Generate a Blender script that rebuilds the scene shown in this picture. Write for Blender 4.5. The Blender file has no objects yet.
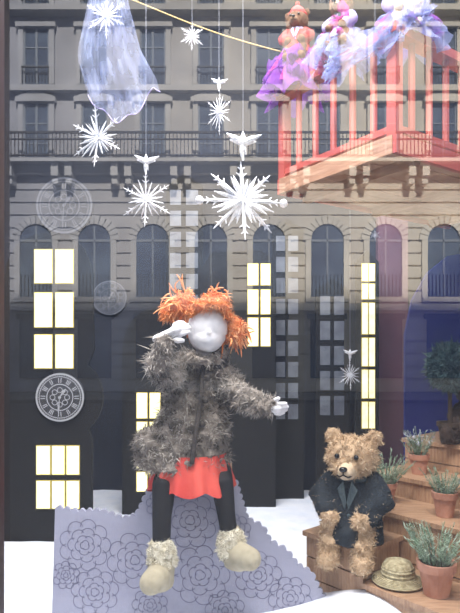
import bpy, math, random
from mathutils import Vector, Matrix, noise, geometry
random.seed(7)
scene=bpy.context.scene
scene.view_settings.view_transform='Standard'
H=1.5; F=560.0
FLOOR=0.73
def W(a,b,d):
    """world point from image-plane position (a,b) and assumed depth d from the camera"""
    return Vector(((a-230)/F*d, d, H-(b-350)/F*d))

# ---------------------------------------------------------------- materials
def mat(name,c1,c2=None,rough=0.7,scale=20.0,bump=0.0,emit=0.0,metal=0.0,alpha=None,sheen=0,detail=4,spec=None):
    m=bpy.data.materials.new(name); m.use_nodes=True
    nt=m.node_tree; b=nt.nodes['Principled BSDF']
    c1=tuple(c1)+(1,); c2=tuple(c2)+(1,) if c2 else None
    b.inputs['Roughness'].default_value=rough
    b.inputs['Metallic'].default_value=metal
    if spec is not None: b.inputs['Specular IOR Level'].default_value=spec
    tc=nt.nodes.new('ShaderNodeTexCoord')
    nz=nt.nodes.new('ShaderNodeTexNoise'); nz.inputs['Scale'].default_value=scale; nz.inputs['Detail'].default_value=detail
    nt.links.new(tc.outputs['Object'],nz.inputs['Vector'])
    if c2:
        r=nt.nodes.new('ShaderNodeValToRGB'); r.color_ramp.elements[0].color=c1; r.color_ramp.elements[1].color=c2
        r.color_ramp.elements[0].position=0.35; r.color_ramp.elements[1].position=0.65
        nt.links.new(nz.outputs['Fac'],r.inputs['Fac']); nt.links.new(r.outputs['Color'],b.inputs['Base Color'])
        if emit>0: nt.links.new(r.outputs['Color'],b.inputs['Emission Color'])
    else:
        b.inputs['Base Color'].default_value=c1
        b.inputs['Emission Color'].default_value=c1
    if emit>0: b.inputs['Emission Strength'].default_value=emit
    if bump>0:
        bp=nt.nodes.new('ShaderNodeBump'); bp.inputs['Strength'].default_value=bump; bp.inputs['Distance'].default_value=0.02
        nt.links.new(nz.outputs['Fac'],bp.inputs['Height']); nt.links.new(bp.outputs['Normal'],b.inputs['Normal'])
    if alpha is not None: b.inputs['Alpha'].default_value=alpha
    if sheen: b.inputs['Sheen Weight'].default_value=sheen
    return m
def wood(name,c1,c2,sc=(3,3,30)):
    m=mat(name,c1,c2,rough=0.55,scale=6,bump=0.15)
    nt=m.node_tree; tc=[n for n in nt.nodes if n.type=='TEX_COORD'][0]; nz=[n for n in nt.nodes if n.type=='TEX_NOISE'][0]
    mp=nt.nodes.new('ShaderNodeMapping'); mp.inputs['Scale'].default_value=sc
    nt.links.new(tc.outputs['Object'],mp.inputs['Vector']); nt.links.new(mp.outputs['Vector'],nz.inputs['Vector'])
    return m
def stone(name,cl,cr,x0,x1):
    """mottled stone with a tone gradient put in, blue-grey to cream along the terrace"""
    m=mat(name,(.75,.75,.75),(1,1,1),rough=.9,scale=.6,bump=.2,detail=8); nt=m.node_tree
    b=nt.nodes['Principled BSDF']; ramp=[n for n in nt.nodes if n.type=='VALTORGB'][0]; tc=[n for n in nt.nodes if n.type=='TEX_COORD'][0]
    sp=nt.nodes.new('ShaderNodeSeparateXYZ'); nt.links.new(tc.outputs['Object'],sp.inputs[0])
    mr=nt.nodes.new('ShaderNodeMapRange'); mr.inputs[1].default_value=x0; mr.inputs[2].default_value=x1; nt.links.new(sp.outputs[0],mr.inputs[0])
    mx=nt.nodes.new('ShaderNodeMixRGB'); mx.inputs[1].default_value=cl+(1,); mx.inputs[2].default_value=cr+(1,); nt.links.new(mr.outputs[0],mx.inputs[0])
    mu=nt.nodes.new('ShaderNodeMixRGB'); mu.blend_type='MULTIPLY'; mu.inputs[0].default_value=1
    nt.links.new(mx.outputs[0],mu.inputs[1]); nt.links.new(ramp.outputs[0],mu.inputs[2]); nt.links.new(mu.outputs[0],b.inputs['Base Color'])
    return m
def glassmat():
    m=bpy.data.materials.new('shop_glass'); m.use_nodes=True; nt=m.node_tree; nt.nodes.clear()
    o=nt.nodes.new('ShaderNodeOutputMaterial'); mx=nt.nodes.new('ShaderNodeMixShader'); md=nt.nodes.new('ShaderNodeMixShader')
    t=nt.nodes.new('ShaderNodeBsdfTransparent'); g=nt.nodes.new('ShaderNodeBsdfGlossy'); g.inputs['Roughness'].default_value=0.0
    g.inputs['Color'].default_value=(0.97,0.98,1,1)
    df=nt.nodes.new('ShaderNodeBsdfDiffuse'); df.inputs[0].default_value=(.75,.82,1,1)   # bluish diffuse haze added over the pane to lift the darks
    md.inputs[0].default_value=0.035; mx.inputs[0].default_value=0.17
    nt.links.new(t.outputs[0],md.inputs[1]); nt.links.new(df.outputs[0],md.inputs[2])
    nt.links.new(md.outputs[0],mx.inputs[1]); nt.links.new(g.outputs[0],mx.inputs[2]); nt.links.new(mx.outputs[0],o.inputs[0])
    return m
def tullemat(name,c,op):
    m=bpy.data.materials.new(name); m.use_nodes=True; nt=m.node_tree; nt.nodes.clear()
    o=nt.nodes.new('ShaderNodeOutputMaterial'); mx=nt.nodes.new('ShaderNodeMixShader')
    t=nt.nodes.new('ShaderNodeBsdfTransparent'); ad=nt.nodes.new('ShaderNodeMixShader')
    d=nt.nodes.new('ShaderNodeBsdfDiffuse'); tr=nt.nodes.new('ShaderNodeBsdfTranslucent')
    d.inputs[0].default_value=tr.inputs[0].default_value=tuple(c)+(1,)
    nz=nt.nodes.new('ShaderNodeTexNoise'); nz.inputs['Scale'].default_value=14
    tc=nt.nodes.new('ShaderNodeTexCoord'); nt.links.new(tc.outputs['Object'],nz.inputs['Vector'])
    mr=nt.nodes.new('ShaderNodeMapRange'); mr.inputs[1].default_value=.3; mr.inputs[2].default_value=.7
    mr.inputs[3].default_value=max(0,op-.15); mr.inputs[4].default_value=min(1,op+.15)
    nt.links.new(nz.outputs['Fac'],mr.inputs[0]); nt.links.new(mr.outputs[0],mx.inputs[0])
    ad.inputs[0].default_value=.5
    nt.links.new(d.outputs[0],ad.inputs[1]); nt.links.new(tr.outputs[0],ad.inputs[2])
    nt.links.new(t.outputs[0],mx.inputs[1]); nt.links.new(ad.outputs[0],mx.inputs[2]); nt.links.new(mx.outputs[0],o.inputs[0])
    return m

# ---------------------------------------------------------------- mesh builder
class B:
    def __init__(s): s.v=[]; s.f=[]; s.m=[]
    def add(s,vs,fs,mi=0):
        o=len(s.v); s.v.extend([tuple(v) for v in vs])
        s.f.extend([tuple(i+o for i in f) for f in fs]); s.m.extend([mi]*len(fs))
    def box(s,c,sz,mi=0,R=None):
        c=Vector(c); h=[x/2 for x in sz]
        vs=[]
        for x in(-1,1):
            for y in(-1,1):
                for z in(-1,1):
                    p=Vector((x*h[0],y*h[1],z*h[2]))
                    if R is not None: p=R@p
                    vs.append(p+c)
        s.add(vs,[(0,1,3,2),(4,6,7,5),(0,4,5,1),(2,3,7,6),(0,2,6,4),(1,5,7,3)],mi)
    def bx(s,x0,x1,y0,y1,z0,z1,mi=0): s.box(((x0+x1)/2,(y0+y1)/2,(z0+z1)/2),(x1-x0,y1-y0,z1-z0),mi)
    def tube(s,pts,rs,mi=0,seg=12,flat=1.0,roundcap=True):
        pts=[Vector(p) for p in pts]; rs=list(rs)
        if roundcap:
            a=(pts[0]-pts[1]).normalized(); b=(pts[-1]-pts[-2]).normalized()
            P=[];Rr=[]
            for k in (0.05,0.45,0.8):
                ang=k*math.pi/2; P.append(pts[0]+a*rs[0]*math.cos(ang)); Rr.append(rs[0]*math.sin(ang))
            P+=pts; Rr+=rs
            for k in (0.8,0.45,0.05):
                ang=k*math.pi/2; P.append(pts[-1]+b*rs[-1]*math.cos(ang)); Rr.append(rs[-1]*math.sin(ang))
            pts,rs=P,Rr
        vs=[];n=len(pts); prev=None
        for i,p in enumerate(pts):
            t=(pts[min(i+1,n-1)]-pts[max(i-1,0)]).normalized()
            if prev is None:
                ref=Vector((0,0,1)) if abs(t.z)<.9 else Vector((1,0,0)); u=t.cross(ref).normalized()
            else:
                u=(prev-t*prev.dot(t)); u=u.normalized() if u.length>1e-6 else prev
            prev=u; w=t.cross(u)
            for k in range(seg):
                a=2*math.pi*k/seg; vs.append(p+(u*math.cos(a)+w*math.sin(a)*flat)*rs[i])
        fs=[]
        for i in range(n-1):
            for k in range(seg):
                k2=(k+1)%seg; fs.append((i*seg+k,i*seg+k2,(i+1)*seg+k2,(i+1)*seg+k))
        fs.append(tuple(reversed(range(seg)))); fs.append(tuple((n-1)*seg+k for k in range(seg)))
        s.add(vs,fs,mi)
    def cyl(s,p0,p1,r0,r1=None,mi=0,seg=12): s.tube([p0,p1],[r0,r0 if r1 is None else r1],mi,seg,1,False)
    def sph(s,c,r,mi=0,seg=18,rg=12,R=None):
        c=Vector(c); r=(r,r,r) if not hasattr(r,'__len__') else r
        vs=[]
        for i in range(rg+1):
            th=math.pi*(i if 0<i<rg else (0.002 if i==0 else rg-.002))/rg
            for k in range(seg):
                a=2*math.pi*k/seg
                p=Vector((r[0]*math.sin(th)*math.cos(a),r[1]*math.sin(th)*math.sin(a),r[2]*math.cos(th)))
                if R is not None: p=R@p
                vs.append(p+c)
        fs=[tuple(range(seg)),tuple(reversed(range(rg*seg,rg*seg+seg)))]
        for i in range(rg):
            for k in range(seg):
                k2=(k+1)%seg; fs.append((i*seg+k,(i+1)*seg+k,(i+1)*seg+k2,i*seg+k2))
        s.add(vs,fs,mi)
    def lathe(s,c,prof,mi=0,seg=24,sq=1.0,cx=None):
        vs=[]
        for r,z in prof:
            for k in range(seg):
                a=2*math.pi*k/seg; vs.append((c[0]+r*math.cos(a),c[1]+r*math.sin(a)*sq,c[2]+z))
        fs=[]
        for i in range(len(prof)-1):
            for k in range(seg):
                k2=(k+1)%seg; fs.append((i*seg+k,i*seg+k2,(i+1)*seg+k2,(i+1)*seg+k))
        s.add(vs,fs,mi)
    def rings(s,R,mi=0,seg=28,cap=True):
        """R: list of (center,rx,ry)"""
        vs=[]
        for c,rx,ry in R:
            for k in range(seg):
                a=2*math.pi*k/seg; vs.append((c[0]+rx*math.cos(a),c[1]+ry*math.sin(a),c[2]))
        fs=[]
        for i in range(len(R)-1):
            for k in range(seg):
                k2=(k+1)%seg; fs.append((i*seg+k,i*seg+k2,(i+1)*seg+k2,(i+1)*seg+k))
        if cap:
            fs.append(tuple(reversed(range(seg)))); fs.append(tuple((len(R)-1)*seg+k for k in range(seg)))
        s.add(vs,fs,mi)
    def poly(s,pts,y0,y1,mi=0):
        """extrude an x,z outline between y0 (front) and y1"""
        n=len(pts); tri=geometry.tessellate_polygon([[Vector((p[0],p[1],0)) for p in pts]])
        vs=[(p[0],y0,p[1]) for p in pts]+[(p[0],y1,p[1]) for p in pts]
        fs=[tuple(t) for t in tri]+[tuple(i+n for i in reversed(t)) for t in tri]
        fs+=[(i,(i+1)%n,(i+1)%n+n,i+n) for i in range(n)]
        s.add(vs,fs,mi)
    def mesh(s,name):
        me=bpy.data.meshes.new(name); me.from_pydata(s.v,[],s.f); me.update(); return me
    def absorb(s,me,mi=0):
        s.add([v.co for v in me.vertices],[tuple(p.vertices) for p in me.polygons],mi)
    def obj(s,name,mats,parent=None,smooth=True,origin=None):
        xs=[v[0] for v in s.v]; ys=[v[1] for v in s.v]; zs=[v[2] for v in s.v]
        o=Vector(origin) if origin is not None else Vector(((min(xs)+max(xs))/2,(min(ys)+max(ys))/2,min(zs)))
        s.v=[(v[0]-o.x,v[1]-o.y,v[2]-o.z) for v in s.v]
        me=s.mesh(name)
        for m in mats: me.materials.append(m)
        me.polygons.foreach_set('material_index',s.m)
        me.polygons.foreach_set('use_smooth',[smooth]*len(s.f)); me.update()
        ob=bpy.data.objects.new(name,me); scene.collection.objects.link(ob)
        if parent is not None: ob.parent=parent; ob.location=o-parent.location
        else: ob.location=o
        return ob
def empty(name,loc):
    e=bpy.data.objects.new(name,None); e.empty_display_size=.1; e.location=loc; scene.collection.objects.link(e); return e
def remesh(b,vox,it=4,disp=None):
    me=b.mesh('tmp'); ob=bpy.data.objects.new('tmp',me); scene.collection.objects.link(ob)
    r=ob.modifiers.new('r','REMESH'); r.mode='VOXEL'; r.voxel_size=vox
    if it: sm=ob.modifiers.new('s','SMOOTH'); sm.iterations=it; sm.factor=.5
    dg=bpy.context.evaluated_depsgraph_get(); ev=ob.evaluated_get(dg)
    out=bpy.data.meshes.new_from_object(ev); bpy.data.objects.remove(ob)
    if disp:
        sc,am=disp; out.update()
        ns=[v.normal.copy() for v in out.vertices]
        for v,n in zip(out.vertices,ns): v.co+=n*am*noise.noise(v.co*sc)
        out.update()
    return out
def rv(s=1.0): return Vector((random.gauss(0,s),random.gauss(0,s),random.gauss(0,s)))
def fur(b,me,n,ln,wd,mis=(0,),jit=.6,grav=.3,filt=None,bend=.4):
    me.calc_loop_triangles(); tris=me.loop_triangles; vs=me.vertices
    ar=[t.area for t in tris]
    ch=random.choices(range(len(tris)),weights=ar,k=n)
    for i in ch:
        t=tris[i]; a,c,d=[vs[k].co for k in t.vertices]
        u,v=random.random(),random.random()
        if u+v>1: u,v=1-u,1-v
        p=a+(c-a)*u+(d-a)*v; nn=t.normal
        if filt and not filt(p,nn): continue
        dr=(nn+rv(jit)+Vector((0,0,-grav))).normalized(); L=ln*random.uniform(.6,1.3)
        sd=dr.cross(rv()).normalized()*wd*.5
        b2=rv()*L*bend
        m1=p+dr*L*.55+b2*.4; tip=p+dr*L+b2-Vector((0,0,grav*L*.5))
        p=p-nn*.001
        b.add([p-sd,p+sd,m1+sd*.8,m1-sd*.8,tip],[(0,1,2,3),(3,2,4)],random.choice(mis))

# ---------------------------------------------------------------- materials
M_snow=mat('snow',(.78,.83,.93),(.9,.92,.97),rough=.6,scale=14,bump=.3)
M_wall=mat('dark_wall',(.008,.011,.02),(.014,.018,.032),rough=.8,scale=3)
M_navyw=mat('navy_wall',(.012,.02,.07),(.02,.03,.1),rough=.8,scale=3)
M_black=mat('black_board',(.003,.003,.004),rough=.85)
M_navy=mat('navy_board',(.006,.012,.13),(.010,.018,.2),rough=.8,scale=2)
M_yel=mat('lit_window',(1,.93,.45),(1,.97,.62),emit=1.1,scale=25)
M_yel2=mat('lit_window_trim',(.45,.36,.1),rough=.6)
M_dim=mat('window_reflection',(.10,.11,.14),(.17,.19,.22),rough=.6,scale=15)  # pale tint standing in for doubled reflections of the lit windows
M_white=mat('white_print',(.4,.41,.43),rough=.6)
M_grey=mat('clock_reflection_ink',(.10,.11,.14),rough=.6)
M_pink=mat('salmon_paint',(.40,.075,.065),(.48,.11,.09),rough=.5,scale=8)
M_pink2=mat('mauve_board',(.12,.055,.08),(.16,.075,.1),rough=.7,scale=5)
M_ply=wood('balcony_boards',(.36,.19,.12),(.46,.27,.18),(2,2,20))
M_pine=wood('pine',(.33,.19,.11),(.48,.3,.18),(3,30,3))
M_lil=mat('lilac_card',(.33,.335,.43),(.39,.395,.49),rough=.7,scale=4)
M_lil2=mat('lilac_ink',(.19,.19,.28),rough=.7)
M_terra=mat('terracotta',(.42,.19,.12),(.55,.29,.2),rough=.8,scale=18,bump=.1)
M_soil=mat('soil',(.04,.025,.015),(.08,.05,.03),rough=1,scale=80)
M_herb=mat('frosted_herb',(.12,.2,.11),(.36,.44,.34),rough=.7,scale=60)
M_lav=mat('lavender_bud',(.3,.33,.42),(.5,.52,.6),rough=.7,scale=60)
M_silver=mat('glitter_silver',(.6,.63,.7),(.95,.96,1),rough=.35,scale=300,metal=.2,emit=.04)
M_thread=mat('nylon_thread',(.3,.32,.38),rough=.5)
M_rope=mat('rope',(.4,.27,.1),(.55,.4,.18),rough=.8,scale=90)

# ---------------------------------------------------------------- room shell
XL,XR,YB,YG,ZC=-1.45,1.55,3.08,0.9,3.55
b=B(); b.bx(XL,XR,YG-.05,YB,.0,FLOOR-.03); b.obj('floor',[M_wall],smooth=False)
b=B(); b.bx(XL-.1,XR+.1,YB,YB+.1,0,ZC); b.obj('wall_back',[M_wall],smooth=False)
b=B(); b.bx(XL-.1,XL,YG-.05,YB,0,ZC); b.obj('wall_left',[M_navyw],smooth=False)
b=B(); b.bx(XR,XR+.1,YG-.05,YB,0,ZC); b.obj('wall_right',[M_navyw],smooth=False)
b=B(); b.bx(XL-.1,XR+.1,YG-.05,YB+.1,ZC,ZC+.15); b.obj('ceiling',[M_wall],smooth=False)
# unseen storeys above the window, added and sized to shade the lower facade opposite
M_own=mat('shop_facade_stone',(.35,.33,.3),(.45,.42,.38),rough=.9,scale=1)
b=B(); b.bx(-16,16,YG-.05,YG+.35,ZC+.16,18.9); b.bx(-16,XL-.11,YG-.05,YG+.35,0,ZC+.16); b.bx(XR+.11,16,YG-.05,YG+.35,0,ZC+.16)
b.bx(-16,16,YG-.2,YG-.05,ZC+.2,ZC+.45); b.obj('wall_front',[M_own],smooth=False)
b=B(); 
nx,ny=80,64
g=[]
for j in range(ny+1):
    for i in range(nx+1):
        x=XL+.002+(XR-XL-.004)*i/nx; y=YG+.06+(YB-YG-.062)*j/ny
        z=FLOOR+.003*noise.noise(Vector((x*3,y*3,0)))+.004*noise.noise(Vector((x*11,y*11,3)))
        z+=.1*math.exp(-((x-.41)**2/.045+(y-1.55)**2/.03))   # drift against the steps
        g.append((x,y,z))
b.add(g,[(j*(nx+1)+i,j*(nx+1)+i+1,(j+1)*(nx+1)+i+1,(j+1)*(nx+1)+i) for j in range(ny) for i in range(nx)])
b.obj('snow_blanket',[M_snow])
# glazing
M_glass=glassmat()
M_frame=mat('window_frame_paint',(.05,.03,.03),rough=.4)
def pane(name,x0,x1):
    b=B(); b.add([(x0,YG,.7),(x1,YG,.7),(x1,YG,ZC),(x0,YG,ZC)],[(0,1,2,3)]); b.obj(name,[M_glass],smooth=False)
pane('window_1',-.366,XR); pane('window_2',XL,-.412)
b=B(); b.bx(-.412,-.366,YG-.03,YG+.008,.7,ZC); b.obj('trim_1',[M_frame],smooth=False)

# ---------------------------------------------------------------- cutout skyline
def cutout(name,outline,d,wins,wm,base=M_black,extra=None):
    b=B(); zf=FLOOR-.003
    pts=[]
    for a,c in outline:
        p=W(a,c,d); pts.append((p.x,zf if c>=600 else p.z))
    b.poly(pts,d,d+.02,0)
    for (a0,a1,c0,c1) in wins:
        p=W(a0,c0,d); q=W(a1,c1,d)
        e=.004
        b.bx(p.x-e,q.x+e,d-.002,d,q.z-e,p.z+e,2)
        b.bx(p.x,q.x,d-.005,d-.0021,q.z,p.z,1)
    b.obj(name,[base,wm,M_yel2 if wm is M_yel else base],smooth=False)
def grid(cols,rows): return [(a0,a1,c0,c1) for a0,a1 in cols for c0,c1 in rows]
arc=lambda cx,cy,r,a0,a1,n:[(cx+r*math.cos(math.radians(a0+(a1-a0)*i/n)),cy-r*math.sin(math.radians(a0+(a1-a0)*i/n))) for i in range(n+1)]
cutout('building_silhouette',[(2,600),(2,300),(6,264),(16,245)]+[(30,236),(50,231),(70,236),(84,248),(92,268),(94,350)]+arc(61,397,42,50,-50,10)+[(92,440),(92,600)],2.25,
  grid([(35,52),(56,73)],[(250,283),(293,327),(335,368)])+grid([(37,50),(52.5,64.5),(67,79)],[(446,474),(481,508)]),M_yel)
cutout('building_silhouette',[(122,600),(122,350)]+arc(162,345,39,175,5,10)+[(202,600)],2.62,
  grid([(137,147),(150,160)],[(393,418),(422,442),(447,468),(472,491)]),M_yel)
cutout('building_silhouette',[(200,600),(200,270),(212,252),(262,250),(275,262),(276,600)],2.75,
  grid([(248,258),(261,270)],[(264,285),(290,314),(318,346)]),M_yel)
cutout('building_silhouette',[(356,600),(356,262),(367,250),(379,262),(379,600)],2.6,
  grid([(362,367.5),(369,374.5)],[(264,281),(284,299),(303,334),(338,366),(370,398),(402,428)]),M_yel)
cutout('building_silhouette',[(272,600),(272,230),(287,218),(304,230),(304,600)],2.9,  # window-grid reflections built as boards, this one and the next two
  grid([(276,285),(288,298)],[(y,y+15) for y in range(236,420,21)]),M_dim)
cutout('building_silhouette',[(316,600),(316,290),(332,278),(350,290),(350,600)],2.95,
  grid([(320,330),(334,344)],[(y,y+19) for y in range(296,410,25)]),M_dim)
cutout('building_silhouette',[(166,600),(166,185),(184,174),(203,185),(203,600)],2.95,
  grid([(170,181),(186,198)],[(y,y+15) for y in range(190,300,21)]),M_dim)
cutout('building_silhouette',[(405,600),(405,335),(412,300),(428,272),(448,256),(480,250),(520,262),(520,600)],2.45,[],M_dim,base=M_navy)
b=B(); p=W(378,205,2.7); q=W(408,505,2.7); b.bx(p.x,q.x,2.7,2.74,FLOOR-.003,p.z); b.obj('painted_pillar',[M_pink2],smooth=False)

# ---------------------------------------------------------------- clocks
def ring(b,c,r0,r1,y,mi,n=48,a0=0,a1=360):
    for i in range(n):
        t0=math.radians(a0+(a1-a0)*i/n); t1=math.radians(a0+(a1-a0)*(i+1)/n)
        b.add([(c.x+r0*math.cos(t0),y,c.z+r0*math.sin(t0)),(c.x+r1*math.cos(t0),y,c.z+r1*math.sin(t0)),(c.x+r1*math.cos(t1),y,c.z+r1*math.sin(t1)),(c.x+r0*math.cos(t1),y,c.z+r0*math.sin(t1))],[(0,1,2,3)],mi)
def clock(a,c,rp,d,face,ink):
    b=B(); p=W(a,c,d); r=rp/F*d
    b.cyl((p.x,d,p.z),(p.x,d-.015,p.z),r*1.02,mi=0,seg=48); y=d-.016
    ring(b,p,r*.93,r*1.0,y,1); ring(b,p,r*.84,r*.87,y,1); ring(b,p,r*.52,r*.56,y,1)
    for k in range(12):
        t=math.radians(k*30)
        for s in ((-.07,.07),(-.09,0,.09),(-.05,.05))[k%3]:
            tt=t+s; q0=Vector((math.sin(tt),0,math.cos(tt)))*r*.6; q1=Vector((math.sin(tt),0,math.cos(tt)))*r*.8
            w=Vector((math.cos(tt),0,-math.sin(tt)))*r*.018; o=Vector((p.x,y,p.z))
            b.add([o+q0-w,o+q0+w,o+q1+w,o+q1-w],[(0,1,2,3)],1)
    for k in range(60):
        t=math.radians(k*6); q=Vector((p.x+math.sin(t)*r*.9,y,p.z+math.cos(t)*r*.9)); b.box(q,(r*.012,.001,r*.05),1,Matrix.Rotation(t,3,'Y'))
    for k in range(8):
        t=math.radians(k*45); ring(b,Vector((p.x+math.sin(t)*r*.3,y,p.z+math.cos(t)*r*.3)),r*.09,r*.12,y,1,12)
    for ang,L,w in ((35,.45,.06),(185,.68,.04)):
        t=math.radians(ang); dd=Vector((math.sin(t),0,math.cos(t))); ww=Vector((math.cos(t),0,-math.sin(t)))*r*w; o=Vector((p.x,y-.003,p.z))
        b.add([o-dd*r*.1,o+dd*r*L*.7-ww,o+dd*r*L,o+dd*r*L*.7+ww],[(0,1,2,3)],1)
    b.cyl((p.x,y,p.z),(p.x,y-.006,p.z),r*.06,mi=1)
    b.obj('wall_clock',[face,ink],smooth=False)
M_face=mat('clock_face',(.035,.035,.04),rough=.6); M_face2=mat('clock_reflection_face',(.02,.026,.04),rough=.7)
clock(61,397,24,2.249,M_face,M_white)
clock(65,206,28,3.079,M_face2,M_grey)  # clock reflection modelled as a faint solid disc
clock(110,298,17,3.079,M_face2,M_grey)  # smaller faint reflection, given a clock's shape

# ---------------------------------------------------------------- scalloped lilac bush panel
b=B(); d=1.62
ctrl=[(52,640),(55,508),(78,512),(100,511),(122,519),(136,516),(143,503),(150,488),(165,480),(235,480),(241,500),(247,520),(262,527),(270,543),(287,552),(297,566),(311,573),(318,588),(326,600),(332,640)]
pts=[]
for i in range(len(ctrl)-1):
    p0=Vector(ctrl[i]); p1=Vector(ctrl[i+1]); L=(p1-p0).length
    if 0<i<len(ctrl)-2 and L<40:
        n=2 if L<20 else 3; dd=(p1-p0)/n; nn=Vector((dd.y,-dd.x)).normalized()
        for k in range(n):
            a=p0+dd*k
            for q in range(5):
                t=q/5; pts.append(a+dd*t+nn*math.sin(math.pi*t)*dd.length*.42)
    else: pts.append(p0)
pts.append(Vector(ctrl[-1]))
P=[]
for q in pts:
    w=W(q.x,q.y,d); P.append((w.x,max(w.z,FLOOR-.003)))
b.poly(P,d,d+.012,0)
def line(pp,w=.0011):
    for i in range(len(pp)-1):
        a,c=Vector(pp[i]),Vector(pp[i+1]); dd=(c-a); 
        if dd.length<1e-6: continue
        n=Vector((-dd.z,0,dd.x)).normalized()*w
        b.add([a-n,a+n,c+n,c-n],[(0,1,2,3)],1)
def inside(x,z):
    r=False;n=len(P)
    for i in range(n):
        x1,z1=P[i];x2,z2=P[(i+1)%n]
        if (z1>z)!=(z2>z) and x<(x2-x1)*(z-z1)/(z2-z1)+x1: r=not r
    return r
def flower(a,c,r,rot):
    o=W(a,c,d); r=r/F*d
    for layer,(rr,n) in enumerate(((1,9),(.66,7),(.38,5),(.18,3))):
        for k in range(n):
            t=rot+layer*.4+2*math.pi*k/n; pp=[]
            for i in range(13):
                s=i/12; rad=rr*r*(.72+.28*math.sin(math.pi*s)**.6); ang=t+(s-.5)*2*math.pi/n*1.2
                x,z=o.x+math.cos(ang)*rad,o.z+math.sin(ang)*rad
                if inside(x,z): pp.append((x,d-.0015,z))
                else:
                    line(pp); pp=[]
            line(pp)
for a,c,r,t in ((85,545,26,0),(135,560,28,.5),(95,592,24,.9),(190,520,28,.2),(200,575,30,.7),(258,575,24,.1),(290,598,22,.5),(150,605,18,.3),(225,610,20,.3),(235,530,16,.9),(66,575,14,.2),(160,505,14,.1)): flower(a,c,r,t)
b.obj('scalloped_flower_bush_panel',[M_lil,M_lil2],smooth=False)
# seat behind panel
seatz=1.125
b=B(); x0=W(158,0,1.7).x; x1=W(232,0,1.7).x
b.bx(x0,x1,1.636,1.86,seatz-.03,seatz,0)
for xx in (x0+.02,x1-.02):
    for yy in (1.66,1.84): b.bx(xx-.015,xx+.015,yy-.015,yy+.015,FLOOR+.003,seatz-.03,0)
b.bx(x0+.02,x1-.02,1.652,1.668,.9,.93,0)
b.obj('wooden_stool',[M_pine],smooth=False)

# ---------------------------------------------------------------- doll
M_coatA=mat('coat_wool',(.14,.12,.1),(.31,.27,.235),rough=.95,scale=28,sheen=.2)
M_coatB=mat('coat_wool_light',(.34,.31,.275),(.56,.52,.47),rough=.95,scale=45)
M_coatC=mat('coat_wool_dark',(.035,.03,.026),(.08,.068,.06),rough=.95,scale=45)
M_hair=mat('orange_wool',(.74,.21,.06),(.86,.33,.11),rough=.85,scale=40)
M_hair2=mat('orange_wool_light',(.85,.40,.17),(.92,.5,.25),rough=.85,scale=40)
M_skin=mat('white_cloth',(.76,.76,.79),(.84,.83,.85),rough=1,scale=60,bump=.1,spec=.05)
M_red=mat('red_skirt',(.62,.06,.05),(.75,.11,.08),rough=.8,scale=12)
M_tight=mat('black_tights',(.008,.008,.01),rough=.8)
M_boot=mat('beige_suede',(.38,.34,.24),(.48,.43,.31),rough=.9,scale=30)
M_cuff=mat('cream_fleece',(.6,.55,.42),(.78,.74,.62),rough=.95,scale=60)
doll=empty('rag_doll',W(195,480,1.66))
b=B()
b.tube([W(185,470,1.69),W(168,474,1.60),W(164,486,1.545),W(162,515,1.53),W(161,556,1.52)],[.05,.042,.034,.027,.024],0,14)
b.tube([W(205,470,1.69),W(218,472,1.61),W(222,484,1.56),W(226,512,1.555),W(231,545,1.55)],[.05,.042,.033,.026,.023],0,14)
b.sph(W(195,462,1.69),(.09,.06,.05))
me=remesh(b,.006,3); b=B(); b.absorb(me); b.obj('legs',[M_tight],doll)
# head + neck + nose
hc=W(208,328,1.585)
b=B(); Rm=Matrix.Rotation(math.radians(10),3,'Y')
b.sph(hc,(.058,.062,.072),0,28,20,Rm)
b.sph(hc+Vector((-.002,-.02,-.03)),(.045,.045,.040),0,20,14,Rm)
b.sph(hc+Vector((.004,-.063,-.014)),(.006,.006,.006),0)
b.tube([hc+Vector((-.002,0,-.05)),W(201,366,1.61)],[.026,.03],0,14)
me=remesh(b,.004,4); b=B(); b.absorb(me); b.obj('head',[M_skin],doll)
# hair : cap behind/top, fringe, two soft yarn bunches
b=B(); core=B()
core.sph(hc+Vector((.0,.028,.012)),(.060,.055,.064),0,20,14)
pL=W(181,305,1.60); pR=W(234,331,1.59)
core.sph(pL,(.038,.034,.027),0,16,12,Matrix.Rotation(-.45,3,'Y')); core.sph(pR,(.025,.030,.038),0,16,12,Matrix.Rotation(-.2,3,'Y'))
core.sph(W(168,313,1.6),(.024,.024,.016),0,12,10,Matrix.Rotation(-.7,3,'Y'))
core.tube([W(191,315,1.555),W(197,306,1.535),W(210,302,1.53),W(223,306,1.54),W(230,316,1.56)],[.010,.013,.016,.015,.011],0,12)
core.sph(W(215,302,1.575),(.036,.038,.018),0,16,12,Matrix.Rotation(.15,3,'Y'))
core.tube([W(221,302,1.57),W(228,291,1.57)],[.013,.005],0,8); core.tube([W(190,300,1.59),W(188,290,1.59)],[.013,.005],0,8)
cm=remesh(core,.004,2,(55,.010))
b.absorb(cm,0)
facez=hc.z+.03
fur(b,cm,9000,.008,.0024,(0,0,1),jit=.8,grav=.5,filt=lambda p,n: not(p.y<1.57 and p.z<facez and abs(p.x-hc.x)<.055),bend=.8)
def strand(c,dv,L,sp,r0=.0022):
    dd=(Vector(dv).normalized()+Vector((random.gauss(0,sp),random.gauss(0,sp*.6),random.gauss(0,sp)))).normalized()
    s=c+rv(.014); pts=[s]; cu=rv(.7)
    for q in range(1,6):
        dd=(dd+cu*.3+Vector((0,0,-.25))).normalized(); pts.append(pts[-1]+dd*L/5)
    b.tube(pts,[r0,r0*1.1,r0,r0,r0*.8,r0*.4],random.choice((0,0,1)),4,1,False)
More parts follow.
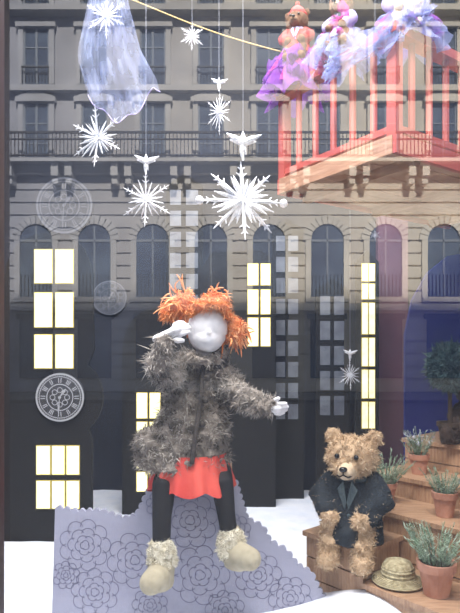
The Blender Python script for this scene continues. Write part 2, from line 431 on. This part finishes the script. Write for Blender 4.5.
for c,dirs,L in ((pL,[(-.9,0,-.3),(-.9,-.1,.2),(-.95,0,0),(-.5,-.1,.9),(-.7,0,-.6),(-.2,-.4,.6)],.062),(pR,[(.9,0,-.1),(.6,-.1,-.8),(.3,-.1,-1),(.9,0,.4),(-.1,-.1,-1)],.048),(W(215,302,1.57),[(.0,-.1,1),(.6,0,.8),(.9,0,.5),(-.6,0,.6)],.036)):
    for dv in dirs:
        for k in range(24): strand(c,dv,L*random.uniform(.6,1.0),.35)
b.obj('hair',[M_hair,M_hair2],doll,smooth=False)
# coat
b=B()
def rg(a,c,w,dy,d=1.63): p=W(a,c,d); return (p,w/F*d,dy)
b.rings([rg(201,352,11,.03),rg(200,358,18,.045),rg(198,367,27,.06),rg(196,385,28,.066),rg(194,405,31,.072,1.625),rg(190,430,38,.085,1.62),rg(184,450,44,.095,1.62),rg(182,462,47,.1,1.62),rg(182,466,44,.094,1.62)])
b.tube([W(181,366,1.60),W(168,377,1.54),W(158,366,1.51),W(165,345,1.495)],[.038,.039,.037,.029],0,14)
b.tube([W(217,370,1.62),W(232,386,1.58),W(243,397,1.55),W(265,407,1.50)],[.036,.034,.032,.026],0,14)
b.sph(W(150,443,1.6),(.05,.055,.042)); 
b.tube([W(184,354,1.60),W(191,359,1.56),W(203,362,1.55),W(217,358,1.57),W(222,351,1.62)],[.017]*5,0,10)
cm=remesh(b,.006,3,(50,.014)); b=B(); b.absorb(cm,0)
patch=lambda p: noise.noise(p*16)
fur(b,cm,15000,.009,.0028,(0,1,1),jit=.9,grav=.4,bend=.9,filt=lambda p,n:patch(p)>-.05)
fur(b,cm,15000,.009,.0028,(0,0,2),jit=.9,grav=.4,bend=.9,filt=lambda p,n:patch(p)<=.08)
b.obj('curly_fleece_coat',[M_coatA,M_coatB,M_coatC],doll,smooth=False)
b=B()
b.tube([W(203,365,1.552),W(201,400,1.543),W(196,430,1.525),W(192,462,1.516)],[.006,.007,.007,.007],0,8)
for a,c in ((203,378),(201,400),(198,424)): b.sph(W(a+4,c,1.538),(.01,.008,.01),0,10,8)
b.obj('coat_opening',[M_coatC],doll)
# skirt
b=B(); n=90; vs=[]
rows=[(452,35,.085),(464,37,.095),(474,39,.104),(487,42,.113)]
for ri,(c,w,dy) in enumerate(rows):
    ce=W(191,c,1.61); 
    for k in range(n):
        a=2*math.pi*k/n; ru=1+(.01+.07*ri/3)*math.sin(a*13)+.03*ri/3*math.sin(a*5+1)
        vs.append((ce.x+w/F*1.61*math.cos(a)*ru,ce.y+dy*math.sin(a)*ru,ce.z+.008*ri/3*math.sin(a*9)))
fs=[(i*n+k,i*n+(k+1)%n,(i+1)*n+(k+1)%n,(i+1)*n+k) for i in range(3) for k in range(n)]
b.add(vs,fs); b.obj('red_ruffled_skirt',[M_red],doll)
# hands
def hand(name,wr,dr,side,up,s=1.0):
    dr=Vector(dr).normalized(); side=Vector(side); side=(side-dr*side.dot(dr)).normalized(); nrm=dr.cross(side).normalized()
    b=B(); c=Vector(wr)
    b.tube([c-dr*.03*s,c,c+dr*.014*s],[.013*s,.014*s,.017*s],0,12,.7)
    for k,(o,L) in enumerate(((-.0125,.024),(-.0042,.029),(.0042,.027),(.0125,.02))):
        p0=c+dr*.016*s+side*o*s; p1=p0+dr*L*.5*s+side*o*.1*s+nrm*.001; p2=p0+dr*L*.95*s+nrm*up*.008*s
        b.tube([p0,p1,p2],[.0062*s,.0058*s,.0048*s],0,8)
    p0=c+dr*.002*s-side*.014*s; b.tube([p0,p0+(dr*.7-side).normalized()*.012*s,p0+(dr*1.4-side).normalized()*.022*s+nrm*up*.004],[.0065*s,.006*s,.005*s],0,8)
    me=remesh(b,.0022,2); b=B(); b.absorb(me); b.obj(name,[M_skin],doll)
hand('hand_right',W(170,333,1.49),(.93,-.02,.40),(-.3,.25,.9),-1,1.2)
hand('hand_left',W(270,408,1.495),(1,-.1,-.08),(0,.3,-1),1,1.05)
# boots
def boot(nm,top,foot,toe):
    b=B(); top=Vector(top); ank=Vector(foot)
    b.tube([top,(top+ank)/2,ank],[.036,.037,.036],0,18)
    b.tube([ank+Vector((0,.012,-.012)),ank+(Vector(toe)-ank)*.5+Vector((0,0,.004)),Vector(toe)],[.036,.036,.031],0,18,1)
    me=remesh(b,.005,4)
    zm=min(ank.z,toe[2])-.03
    for v in me.vertices:
        if v.co.z<zm: v.co.z=zm+(v.co.z-zm)*.1
    b=B(); b.absorb(me)
    c=B(); c.tube([top+Vector((0,0,.014)),top-Vector((0,0,.012))],[.036,.04],0,18)
    cm=remesh(c,.005,2,(60,.006)); b.absorb(cm,1); fur(b,cm,2400,.006,.0025,(1,),jit=.7,grav=.1)
    b.obj(nm,[M_boot,M_cuff],doll)
boot('boot_right',W(162,555,1.52),W(161,577,1.515),W(151,583,1.44))
boot('boot_left',W(231,543,1.55),W(236,557,1.545),W(250,559,1.48))

# ---------------------------------------------------------------- teddy bears
M_glassy=mat('black_bead',(.004,.004,.005),rough=.15)
def teddy(name,loc,rz,s,furc,furc2,coatm=None,coat2=None,hat=None,legs='hang',nf=9000,dress=None,dh=.2,dr_=.11):
    loc=Vector(loc); e=empty(name,loc); Rz=Matrix.Rotation(rz,3,'Z')
    T=lambda x,y,z: loc+Rz@(Vector((x,y,z))*s)
    b=B()
    b.sph(T(0,0,.095),(.068*s,.06*s,.105*s),0,24,16)
    b.sph(T(0,-.012,.24),(.078*s,.07*s,.064*s),0,24,16)
    b.sph(T(0,-.05,.222),(.052*s,.045*s,.038*s),0,20,14)
    for sx in(-1,1):
        b.sph(T(sx*.062,0,.297),(.027*s,.016*s,.027*s),0,16,12,Rz)
        if legs=='hang':
            b.tube([T(sx*.04,.0,.04),T(sx*.045,-.07,.035),T(sx*.046,-.088,0),T(sx*.047,-.092,-.035)],[.036*s,.034*s,.031*s,.028*s],0,14)
            b.tube([T(sx*.047,-.092,-.045),T(sx*.05,-.125,-.044)],[.029*s,.025*s],0,14)
        else:
            b.tube([T(sx*.05,.0,.04),T(sx*.07,-.09,.036),T(sx*.08,-.15,.036)],[.042*s,.038*s,.034*s],0,14)
            b.tube([T(sx*.08,-.155,.036),T(sx*.082,-.165,.06)],[.036*s,.03*s],0,14)
        b.tube([T(sx*.055,0,.165),T(sx*.085,-.035,.12),T(sx*.05,-.088,.08)],[.03*s,.03*s,.026*s],0,14)
        b.sph(T(sx*.045,-.095,.074),.027*s)
    me=remesh(b,.006*s,3,(60,.005*s)); b=B(); b.absorb(me,0)
    fur(b,me,nf,.0065*s,.003*s,(0,0,1),jit=.8,grav=.2,bend=.7)
    b.obj('fur_body',[furc,furc2],e,smooth=False)
    b=B()
    b.tube([T(0,-.08,.212),T(0,-.096,.209)],[.03*s,.022*s],1,16)
    b.sph(T(0,-.12,.222),(.012*s,.009*s,.008*s),0)
    for sx in(-1,1): b.sph(T(sx*.028,-.083,.252),.0075*s,0)
    b.tube([T(0,-.122,.215),T(0,-.12,.206)],[.002*s]*2,0,6)
    for sx in(-1,1): b.tube([T(0,-.12,.206),T(sx*.012,-.116,.2),T(sx*.02,-.11,.202)],[.002*s]*3,0,6)
    b.obj('face',[M_glassy,furc2],e)
    if coatm:
        b=B()
        b.rings([(T(0,0,.185),.04*s,.038*s),(T(0,0,.17),.066*s,.06*s),(T(0,0,.13),.078*s,.072*s),(T(0,-.006,.08),.084*s,.08*s),(T(0,-.02,.035),.09*s,.092*s),(T(0,-.024,.0),.094*s,.098*s)],0,28)
        for sx in(-1,1):
            b.tube([T(sx*.056,0,.165),T(sx*.09,-.035,.12),T(sx*.06,-.076,.088)],[.038*s,.038*s,.034*s],0,14)
        me=remesh(b,.006*s,4,(25,.008*s)); b=B(); b.absorb(me,0)
        fur(b,me,int(nf*.35),.003*s,.002*s,(0,),jit=.8,grav=.2)
        for sx in(-1,1):
            b.add([T(sx*.006,-.085,.10),T(sx*.03,-.073,.155),T(sx*.012,-.072,.18),T(0,-.083,.12)],[(0,1,2,3)],1)
        b.tube([T(.046*math.cos(t),.005-.05*math.sin(t),.18) for t in [math.pi*2*k/16 for k in range(17)]],[.012*s]*17,1,8)
        for z in(.06,.085): b.sph(T(.008,-.09,z),.005*s,1)
        b.obj('coat',[coatm,coat2],e)
    if hat:
        b=B(); b.lathe(T(0,.005,.28),[(.062*s,0),(.06*s,.022*s),(.045*s,.05*s),(.018*s,.075*s),(.001,.082*s)],0); b.tube([T(.062*math.cos(t),.005+.06*math.sin(t),.282) for t in [math.pi*2*k/16 for k in range(17)]],[.012*s]*17,0,8); b.sph(T(0,.005,.37),.017*s)
        b.obj('knit_hat',[hat],e)
    if dress:
        b=B(); n=72
        for ly in range(3):
            vs=[]; nr=9
            for i in range(nr):
                t=i/(nr-1); rr=.035*s+(dr_*(1-.2*ly))*t**.8; z=.12*s-(dh*(1-.25*ly))*t
                for k in range(n):
                    a=2*math.pi*k/n; ru=1+.22*t*math.sin(a*9+ly*2+3*noise.noise(Vector((a,t*2,ly+s*9))))
                    vs.append(loc+Vector((rr*ru*math.cos(a),rr*ru*math.sin(a)*.8,z+.02*t*math.sin(a*7+ly))))
            b.add(vs,[(i*n+k,i*n+(k+1)%n,(i+1)*n+(k+1)%n,(i+1)*n+k) for i in range(nr-1) for k in range(n)],ly%len(dress))
        b.obj('tulle_dress',dress,e)
    return e
M_tan=mat('tan_fur',(.42,.285,.165),(.58,.42,.27),rough=.95,scale=50); M_tan2=mat('tan_fur_light',(.58,.44,.29),(.72,.57,.4),rough=.95,scale=50)
M_brn=mat('brown_fur',(.10,.05,.03),(.17,.09,.05),rough=.95,scale=50); M_brn2=mat('brown_fur_light',(.17,.1,.06),(.25,.15,.09),rough=.95,scale=50)
M_dbr=mat('dark_fur',(.03,.018,.012),(.06,.035,.025),rough=.95,scale=50); M_dbr2=mat('dark_fur_light',(.06,.04,.03),(.1,.07,.05),rough=.95,scale=50)
M_cream=mat('cream_fur',(.45,.38,.3),(.6,.52,.42),rough=.95,scale=50)
M_coatn=mat('navy_wool',(.008,.013,.018),(.015,.022,.03),rough=.9,scale=60); M_scarf=mat('grey_scarf',(.05,.07,.08),(.09,.12,.13),rough=.9,scale=60)
M_redk=mat('red_knit',(.35,.03,.03),(.45,.05,.05),rough=.9,scale=60)
M_lilk=mat('lilac_knit',(.3,.26,.5),(.42,.38,.6),rough=.9,scale=60)
M_tp=tullemat('violet_tulle',(.36,.12,.58),.6); M_tb=tullemat('pale_blue_tulle',(.36,.42,.75),.38); M_tw=tullemat('white_tulle',(.62,.7,1),.3)
M_tm=tullemat('magenta_tulle',(.58,.10,.36),.6)

U=Vector((.65,-.76,0)); V=Vector((.76,.65,0))
def UV(u,v,z): return U*u+V*v+Vector((0,0,z))
RU=Matrix(((U.x,V.x,0),(U.y,V.y,0),(0,0,1)))
ZT=.938   # teddy's step
teddy('teddy_bear',UV(-1.045,1.385,ZT+.001),math.radians(-26),1.0,M_tan,M_tan2,M_coatn,M_scarf,nf=14000)
teddy('teddy_bear',UV(-.955,1.955,1.175),math.radians(-35),.72,M_dbr,M_dbr2,None,nf=4500,legs='sit')

# ---------------------------------------------------------------- pine steps
b=B()
def crate(u0,u1,v0,v1,z1,z0=FLOOR+.004):
    t=.014
    b.box(UV((u0+u1)/2,(v0+v1)/2,z1-t/2),(u1-u0+.016,v1-v0+.012,t),0,RU)
    n=max(1,int(round((z1-t-z0)/.06)));h=(z1-t-z0)/n
    for k in range(n):
        zc=z0+h*(k+.5)
        b.box(UV((u0+u1)/2,v0+t/2+.002,zc),(u1-u0-.004,t,h-.004),0,RU)
        b.box(UV((u0+u1)/2,v1-t/2-.002,zc),(u1-u0-.004,t,h-.004),0,RU)
        b.box(UV(u0+t/2+.002,(v0+v1)/2,zc),(t,v1-v0-.036,h-.004),0,RU)
        b.box(UV(u1-t/2-.002,(v0+v1)/2,zc),(t,v1-v0-.036,h-.004),0,RU)
crate(-1.17,-.955,1.31,1.495,ZT)
crate(-.94,-.55,1.30,1.495,.85)
crate(-1.2,-.5,1.50,1.675,1.0)
crate(-1.17,-.5,1.68,1.855,1.07)
crate(-1.17,-.6,1.86,2.12,1.17)
b.obj('wooden_display_steps',[M_pine],smooth=False)

# ---------------------------------------------------------------- potted herbs
def pot(name,loc,r,h,ph,n,kind=0,spread=.6):
    b=B(); loc=Vector(loc)
    b.lathe(loc,[(.001,0),(r*.68,0),(r*.92,h*.74),(r*1.04,h*.74),(r*1.08,h*.98),(r*1.03,h),(r*.93,h*.98),(r*.88,h*.85)],0)
    b.lathe(loc,[(.001,h*.88),(r*.9,h*.86)],1,seg=20)
    for i in range(n):
        a=random.uniform(0,2*math.pi); rr=r*.7*math.sqrt(random.random()); base=loc+Vector((rr*math.cos(a),rr*math.sin(a),h*.85))
        L=ph*random.uniform(.55,1.05); dr=Vector((math.cos(a)*spread*rr/r,math.sin(a)*spread*rr/r,1)).normalized()
        dr=(dr+Vector((random.gauss(0,.1),random.gauss(0,.1),0))).normalized()
        mid=base+dr*L*.5; tip=base+dr*L+Vector((math.cos(a),math.sin(a),0))*L*.12
        b.tube([base,mid,tip],[.0013,.0011,.0008],2,4,1,False)
        m=int(L/.006)
        for k in range(3,m):
            t=k/m; p=base.lerp(tip,t); la=random.uniform(0,6.28); ld=(Vector((math.cos(la),math.sin(la),.6))).normalized()*random.uniform(.009,.016)
            sd=ld.cross(dr).normalized()*.0016
            b.add([p-sd,p+sd,p+ld*.6+sd,p+ld],[(0,1,2,3)],2 if (t<.7 or kind==0) else 3)
    b.obj(name,[M_terra,M_soil,M_herb,M_lav],smooth=False)
pot('potted_lavender',UV(-1.135,1.465,ZT+.001),.030,.06,.11,34,1)
pot('potted_rosemary',UV(-1.065,1.585,1.001),.034,.066,.11,45,0,.8)
pot('potted_lavender',UV(-1.05,1.76,1.071),.034,.07,.10,42,1)
pot('potted_rosemary',UV(-.86,1.585,1.001),.036,.075,.085,45,0,.7)
pot('potted_lavender',UV(-.765,1.6,1.001),.038,.08,.09,45,1,.7)
pot('potted_rosemary',UV(-.775,1.385,.851),.048,.09,.12,70,0,.8)

# straw hat
M_straw=mat('straw',(.3,.25,.14),(.5,.44,.28),rough=.85,scale=90,bump=.4)
b=B(); c=UV(-.885,1.375,.853); 
b.lathe(c,[(.068,.0),(.07,.004),(.055,.012),(.046,.018),(.044,.04),(.036,.055),(.018,.062),(.001,.063)],0,seg=32)
for k in range(13):
    t=k/13; r=.07-.026*min(1,t*2.2) if t<.45 else .045-.045*((t-.45)/.55)**2*.95
    z=.004+.014*min(1,t*2.2) if t<.45 else .018+.045*math.sqrt((t-.45)/.55)
    b.tube([c+Vector((r*math.cos(a),r*math.sin(a),z)) for a in [2*math.pi*q/28 for q in range(29)]],[.0028]*29,0,5,1,False)
b.obj('straw_hat',[M_straw])

# topiary ball
M_leafd=mat('dark_leaf',(.015,.04,.05),(.07,.13,.13),rough=.6,scale=30)
b=B(); c=W(450,367,1.98)
base=Vector((c.x,c.y,1.171))
core=B(); core.sph(c,.075,0,20,14); cm=remesh(core,.012,2,(20,.016)); b.absorb(cm,2)
fur(b,cm,3200,.018,.008,(2,),jit=.7,grav=0)
b.cyl(base+Vector((0,0,.06)),c,.008,mi=1,seg=8)
b.lathe(base,[(.001,0),(.03,0),(.04,.06),(.045,.06),(.046,.075),(.038,.075),(.038,.06),(.001,.06)],1)
b.obj('topiary_tree',[M_terra,M_soil,M_leafd],smooth=False)

# ---------------------------------------------------------------- balcony
D1=Vector((-.566,.825,0)); D2=Vector((.825,.566,0)); C0=Vector((.442,1.5,0))
zf=H+.536; zr=H+.857
RB=Matrix(((D2.x,D1.x,0),(D2.y,D1.y,0),(0,0,1)))
def BP(a,c,z): return C0+D2*a+D1*c+Vector((0,0,z))
b=B(); L1=.47; L2=.93
for k in range(8):
    w=L1/8; b.box(BP(L2/2,w*(k+.5),zf+.012),(L2,w-.005,.016),1,RB)
b.box(BP(L2/2,-.006,zf+.014),(L2+.02,.014,.05),0,RB); b.box(BP(L2/2,L1+.006,zf+.014),(L2+.02,.014,.05),0,RB); b.box(BP(-.006,L1/2,zf+.014),(.014,L1,.05),1,RB)
for k in (.1,.45,.8): b.box(BP(k,L1/2,zf-.012),(.025,L1-.01,.03),1,RB)
for aa,cc in ((0,0),(0,L1),(L2*.5,0)):
    b.box(BP(aa+.006,cc+(.006 if cc==0 else -.006),(zf+zr)/2+.01),(.03,.03,zr-zf),0,RB)
b.box(BP(L2/2,.006,zr),(L2+.04,.045,.026),0,RB); b.box(BP(.006,L1/2,zr),(.045,L1+.03,.026),0,RB); 
b.box(BP(L2/2,.006,zf+.06),(L2,.02,.018),0,RB); b.box(BP(.006,L1/2,zf+.06),(.02,L1,.018),0,RB)
for k in range(1,12): b.cyl(BP(L2*k/12,.006,zf+.06),BP(L2*k/12,.006,zr-.01),.010,mi=0,seg=8)
for k in range(1,6): b.cyl(BP(.006,L1*k/6,zf+.06),BP(.006,L1*k/6,zr-.01),.010,mi=0,seg=8)
b.obj('wooden_balcony',[M_pink,M_ply],smooth=False)

# balcony characters standing on the rail in tulle dresses
zt=zr+.014
teddy('teddy_bear',BP(.006,.40,zt+.085),math.radians(-20),.48,M_brn,M_brn2,M_redk,M_lilk,hat=M_redk,nf=2500,legs='hang',dress=[M_tp,M_tm],dh=.19,dr_=.095)
teddy('teddy_bear',BP(.006,.20,zt+.04),math.radians(-35),.46,M_brn,M_tan,M_lilk,M_scarf,nf=2500,legs='hang',dress=[M_tb,M_tw],dh=.12,dr_=.085)
teddy('teddy_bear',BP(.08,.03,zt+.03),math.radians(-10),.52,M_cream,M_tan2,M_lilk,M_lilk,nf=2500,legs='hang',dress=[M_tb,M_tp],dh=.12,dr_=.09)
def drape(name,path,wid,m,seed,layers=3):
    b=B()
    for ly in range(layers):
        nu,nv=34,12; g=[]
        for i in range(nu+1):
            t=i/nu*(len(path)-1); k=min(int(t),len(path)-2); p=Vector(path[k]).lerp(Vector(path[k+1]),t-k)
            for j in range(nv+1):
                s=(j/nv-.5)*2; q=Vector((0,0,1))*s*wid
                o=Vector((noise.noise(Vector((i*.28,j*.35,seed+ly*7))),noise.noise(Vector((i*.3,j*.35,seed+ly*7+30)))*1.3,noise.noise(Vector((i*.25,j*.3,seed+ly*7+60)))))*wid*1.1
                q+=Vector((math.sin(i*.9+ly)*.2*wid,math.cos(i*1.1+ly)*.35*wid,0))
                g.append(p+q+o)
        b.add(g,[(i*(nv+1)+j,(i+1)*(nv+1)+j,(i+1)*(nv+1)+j+1,i*(nv+1)+j+1) for i in range(nu) for j in range(nv)])
    return b.obj(name,[m])
drape('violet_tulle_drape',[W(270,84,1.84),W(284,72,1.82),W(300,62,1.76)],.045,M_tp,1,2)
drape('magenta_tulle_drape',[W(318,60,1.7),W(330,40,1.66),W(345,22,1.62)],.035,M_tm,5,1)
drape('pale_blue_tulle_drape',[W(325,74,1.6),W(352,56,1.56),W(385,38,1.49),W(410,18,1.49),W(435,12,1.5)],.03,M_tb,9,2)

# clothes line / rope
b=B(); p0=W(150,7,1.95); p1=W(290,54,1.86); 
pp=[p0.lerp(p1,t/20)-Vector((0,0,.012*math.sin(math.pi*t/20))) for t in range(-20,21) if t>=-12]
b.tube(pp,[.0024]*len(pp),0,8,1,False); b.obj('tightrope_cord',[M_rope])

# white tulle hanging left
b=B(); nu,nv=44,40; g=[]
for i in range(nu+1):
    u=i/nu
    for j in range(nv+1):
        v=j/nv; c=-60+v*(60+95)
        left=90-12*min(1,max(0,(c+10)/60))+(10*max(0,(c-60)/35)); right=128+20*min(1,max(0,(c)/80))+12*min(1,max(0,(c-50)/45))
        a=left+(right-left)*u; c2=c+ (28*math.sin(math.pi*min(1,u*1.1))-6*u)*v**3+3*math.sin(u*20)*v
        dd=1.55+.02*math.sin(u*22+v*2)+.012*math.sin(u*47+1)+.02*noise.noise(Vector((u*4,v*5,1)))
        g.append(W(a,c2,dd))
b.add(g,[(i*(nv+1)+j,(i+1)*(nv+1)+j,(i+1)*(nv+1)+j+1,i*(nv+1)+j+1) for i in range(nu) for j in range(nv)])
hem=[g[i*(nv+1)+nv] for i in range(nu+1)]; b.tube(hem,[.0016]*len(hem),1,6,1,False)
top=[g[i*(nv+1)] for i in range(nu+1)]
b.tube([top[nu//2],Vector((top[nu//2].x,top[nu//2].y,ZC-.01))],[.001,.001],1,5,1,False)
b.obj('hanging_white_tulle',[M_tw,M_lilk])

# ---------------------------------------------------------------- snowflakes
def flake(a,c,rp,d,arms=8,ball=False,top=None,fat=1.0,sy=1.0,name='snowflake_ornament'):
    b=B(); o=W(a,c,d); r=rp/F*d; R=Matrix.Rotation(random.uniform(-.3,.3),3,'Z')@Matrix.Rotation(random.uniform(-.15,.15),3,'X')
    for k in range(arms*3):
        t=2*math.pi*k/(arms*3)+math.pi/2; long=(k%3==0); L=r*(1 if long else random.uniform(.55,.82))
        dr=R@Vector((math.cos(t),random.uniform(-.25,.25),math.sin(t)*sy)); sd=R@Vector((-math.sin(t),0,math.cos(t)))
        b.tube([o,o+dr*L*.6,o+dr*L],[r*.02*fat,r*.034*fat,r*.008],0,6,1,False)
        if long:
            for f,bl in ((.6,.16),(.78,.11)):
                for s in(-1,1):
                    p=o+dr*L*f; b.tube([p,p+(dr*.8+sd*s).normalized()*r*bl],[r*.022*fat,r*.008],0,5,1,False)
            if ball and k in (arms*3//4,arms*9//4) : b.sph(o+dr*L,r*.10,0,12,8)
    for k in range(10):
        t=2*math.pi*k/10; dr=R@Vector((math.cos(t)*.6,.7,math.sin(t)*.6))
        for s in(-1,1): b.tube([o,o+dr*s*r*.55],[r*.03,r*.008],0,5,1,False)
    b.sph(o,r*.12,0,12,8)
    tp=o+Vector((0,0,r*sy))
    if top:
        rt=top/F*d; q=o+Vector((0,0,r*sy+rt*.8)); 
        for ang,L,f in ((90,.7,.2),(148,1.15,.24),(25,1.2,.24),(165,.8,.16),(8,.8,.16),(262,.8,.2),(285,.7,.15)):
            t=math.radians(ang); dr=Vector((math.cos(t),0,math.sin(t))); b.tube([q,q+dr*rt*.5*L,q+dr*rt*L],[rt*f,rt*f*.8,rt*.03],0,8,1,False)
        b.tube([q-Vector((0,0,rt)),q],[rt*.08,rt*.08],0,6,1,False)
        tp=q+Vector((0,0,rt*.7))
    b.tube([tp,Vector((tp.x,tp.y,ZC-.012))],[.0006,.0006],1,4,1,False)
    b.obj(name,[M_silver,M_thread],smooth=False)
flake(98,138,31,1.6,6)
flake(106,16,22,1.7,6)
flake(146,200,28,1.7,6,top=12)
flake(243,200,43,1.45,8,ball=True,top=17,fat=1.5)
flake(219,112,14,1.8,6,sy=1.6,top=8)
flake(192,36,13,2.2,6)
flake(350,375,12,2.2,6,sy=1.3,top=7)
flake(375,235,6,2.2,6)

# ---------------------------------------------------------------- across the street
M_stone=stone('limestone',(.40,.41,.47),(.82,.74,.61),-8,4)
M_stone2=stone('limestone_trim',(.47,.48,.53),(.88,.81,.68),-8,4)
M_pane=mat('dark_pane',(.07,.09,.14),(.14,.18,.25),rough=.2,scale=.7)
M_iron=mat('wrought_iron',(.03,.03,.035),rough=.6)
M_fr=mat('white_casement',(.25,.28,.33),rough=.6)
M_aw=mat('shop_sign_band',(.12,.14,.17),rough=.6)
YF=-18.2
b=B(); X0,X1=-16,17
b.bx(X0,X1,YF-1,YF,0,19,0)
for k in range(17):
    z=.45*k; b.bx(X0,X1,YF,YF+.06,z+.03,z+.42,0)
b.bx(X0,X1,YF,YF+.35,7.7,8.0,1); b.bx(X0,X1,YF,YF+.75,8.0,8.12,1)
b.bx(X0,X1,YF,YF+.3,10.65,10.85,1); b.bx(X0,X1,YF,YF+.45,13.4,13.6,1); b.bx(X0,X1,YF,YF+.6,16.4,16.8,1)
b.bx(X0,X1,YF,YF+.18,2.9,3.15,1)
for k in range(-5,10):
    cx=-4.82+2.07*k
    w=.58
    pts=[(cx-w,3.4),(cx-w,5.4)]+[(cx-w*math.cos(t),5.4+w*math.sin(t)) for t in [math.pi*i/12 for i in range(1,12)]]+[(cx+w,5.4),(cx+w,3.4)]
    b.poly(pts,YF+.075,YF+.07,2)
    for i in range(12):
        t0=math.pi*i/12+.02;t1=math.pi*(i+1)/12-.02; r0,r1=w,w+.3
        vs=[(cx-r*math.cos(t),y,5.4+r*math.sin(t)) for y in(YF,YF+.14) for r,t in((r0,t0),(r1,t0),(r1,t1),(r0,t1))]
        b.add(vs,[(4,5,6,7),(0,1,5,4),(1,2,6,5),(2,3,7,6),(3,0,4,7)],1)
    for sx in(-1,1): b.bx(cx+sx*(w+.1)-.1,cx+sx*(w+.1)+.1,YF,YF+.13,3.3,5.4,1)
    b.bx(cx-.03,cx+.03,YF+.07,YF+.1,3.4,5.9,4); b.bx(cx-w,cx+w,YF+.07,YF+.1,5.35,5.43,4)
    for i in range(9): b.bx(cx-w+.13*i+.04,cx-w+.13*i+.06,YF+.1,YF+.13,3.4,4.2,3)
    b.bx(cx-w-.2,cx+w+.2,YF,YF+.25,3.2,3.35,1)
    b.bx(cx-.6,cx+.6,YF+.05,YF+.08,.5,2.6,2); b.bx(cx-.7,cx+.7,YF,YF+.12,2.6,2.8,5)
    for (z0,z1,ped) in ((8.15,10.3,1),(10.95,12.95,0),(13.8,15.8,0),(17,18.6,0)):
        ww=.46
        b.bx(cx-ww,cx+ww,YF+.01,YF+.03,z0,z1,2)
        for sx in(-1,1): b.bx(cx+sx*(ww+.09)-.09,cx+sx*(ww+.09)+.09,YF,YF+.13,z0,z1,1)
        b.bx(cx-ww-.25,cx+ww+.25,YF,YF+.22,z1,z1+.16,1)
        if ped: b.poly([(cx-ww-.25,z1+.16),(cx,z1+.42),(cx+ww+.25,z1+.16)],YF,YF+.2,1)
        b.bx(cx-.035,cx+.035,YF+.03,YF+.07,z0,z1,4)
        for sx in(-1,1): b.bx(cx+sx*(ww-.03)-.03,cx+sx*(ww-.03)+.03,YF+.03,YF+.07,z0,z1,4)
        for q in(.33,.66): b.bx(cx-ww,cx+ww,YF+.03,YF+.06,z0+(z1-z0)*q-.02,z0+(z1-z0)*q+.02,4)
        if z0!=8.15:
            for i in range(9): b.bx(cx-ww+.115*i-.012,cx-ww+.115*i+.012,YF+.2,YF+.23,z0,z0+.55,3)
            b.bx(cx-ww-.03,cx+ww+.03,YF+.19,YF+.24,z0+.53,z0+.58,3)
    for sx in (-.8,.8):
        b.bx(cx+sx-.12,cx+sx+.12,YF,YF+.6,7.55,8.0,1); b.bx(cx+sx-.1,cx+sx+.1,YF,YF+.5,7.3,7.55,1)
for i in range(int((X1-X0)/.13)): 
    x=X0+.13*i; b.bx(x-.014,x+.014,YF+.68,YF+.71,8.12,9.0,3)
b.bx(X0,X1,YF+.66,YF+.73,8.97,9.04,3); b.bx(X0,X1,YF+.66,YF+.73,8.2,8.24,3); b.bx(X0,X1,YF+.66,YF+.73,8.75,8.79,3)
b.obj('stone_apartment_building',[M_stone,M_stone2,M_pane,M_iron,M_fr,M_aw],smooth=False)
M_asph=mat('asphalt',(.035,.036,.04),(.06,.06,.065),rough=.9,scale=3); M_pav=mat('pavement',(.1,.1,.1),(.15,.15,.15),rough=.9,scale=2)
b=B(); b.bx(-20,20,-15,-1.6,-.25,-.1); b.obj('street_road',[M_asph],smooth=False)
b=B(); b.bx(-20,20,-1.6,YG-.06,-.25,0); b.obj('pavement',[M_pav],smooth=False)
b=B(); b.bx(-20,20,-19,-15,-.25,0); b.obj('pavement',[M_pav],smooth=False)

# ---------------------------------------------------------------- light
w=bpy.data.worlds.new('sky'); scene.world=w; w.use_nodes=True
nt=w.node_tree; bg=nt.nodes['Background']; bg.inputs[0].default_value=(.66,.78,1,1); bg.inputs[1].default_value=1.2
def light(name,ty,loc,en,col,size=1,target=None,sy=None):
    l=bpy.data.lights.new(name,ty); l.energy=en; l.color=col
    if ty=='AREA':
        l.size=size
        if sy: l.shape='RECTANGLE'; l.size_y=sy
    o=bpy.data.objects.new(name,l); o.location=loc; scene.collection.objects.link(o)
    if target is not None: o.rotation_euler=(Vector(target)-Vector(loc)).to_track_quat('-Z','Y').to_euler()
    return o
s=light('sun','SUN',(0,5,20),12,(1,.93,.82),target=(-3,-12,6)); s.data.angle=.03
light('ceiling_fill','AREA',(.1,1.9,ZC-.05),75,(.95,.96,1),1.6,target=(.1,1.9,0),sy=1.2)  # unseen area light added to brighten the display from above
light('front_fill','AREA',(-.1,1.0,3.1),85,(1,.97,.94),1.8,target=(.05,1.7,1.0),sy=.15)  # unseen strip light added to brighten the doll's front
# camera
cd=bpy.data.cameras.new('camera'); cam=bpy.data.objects.new('camera',cd); scene.collection.objects.link(cam)
cam.location=(0,0,H); cam.rotation_euler=(math.radians(90),0,0)
cd.sensor_fit='VERTICAL'; cd.sensor_height=24; cd.lens=F/613*24; cd.shift_y=.071; cd.clip_start=.01
scene.camera=cam
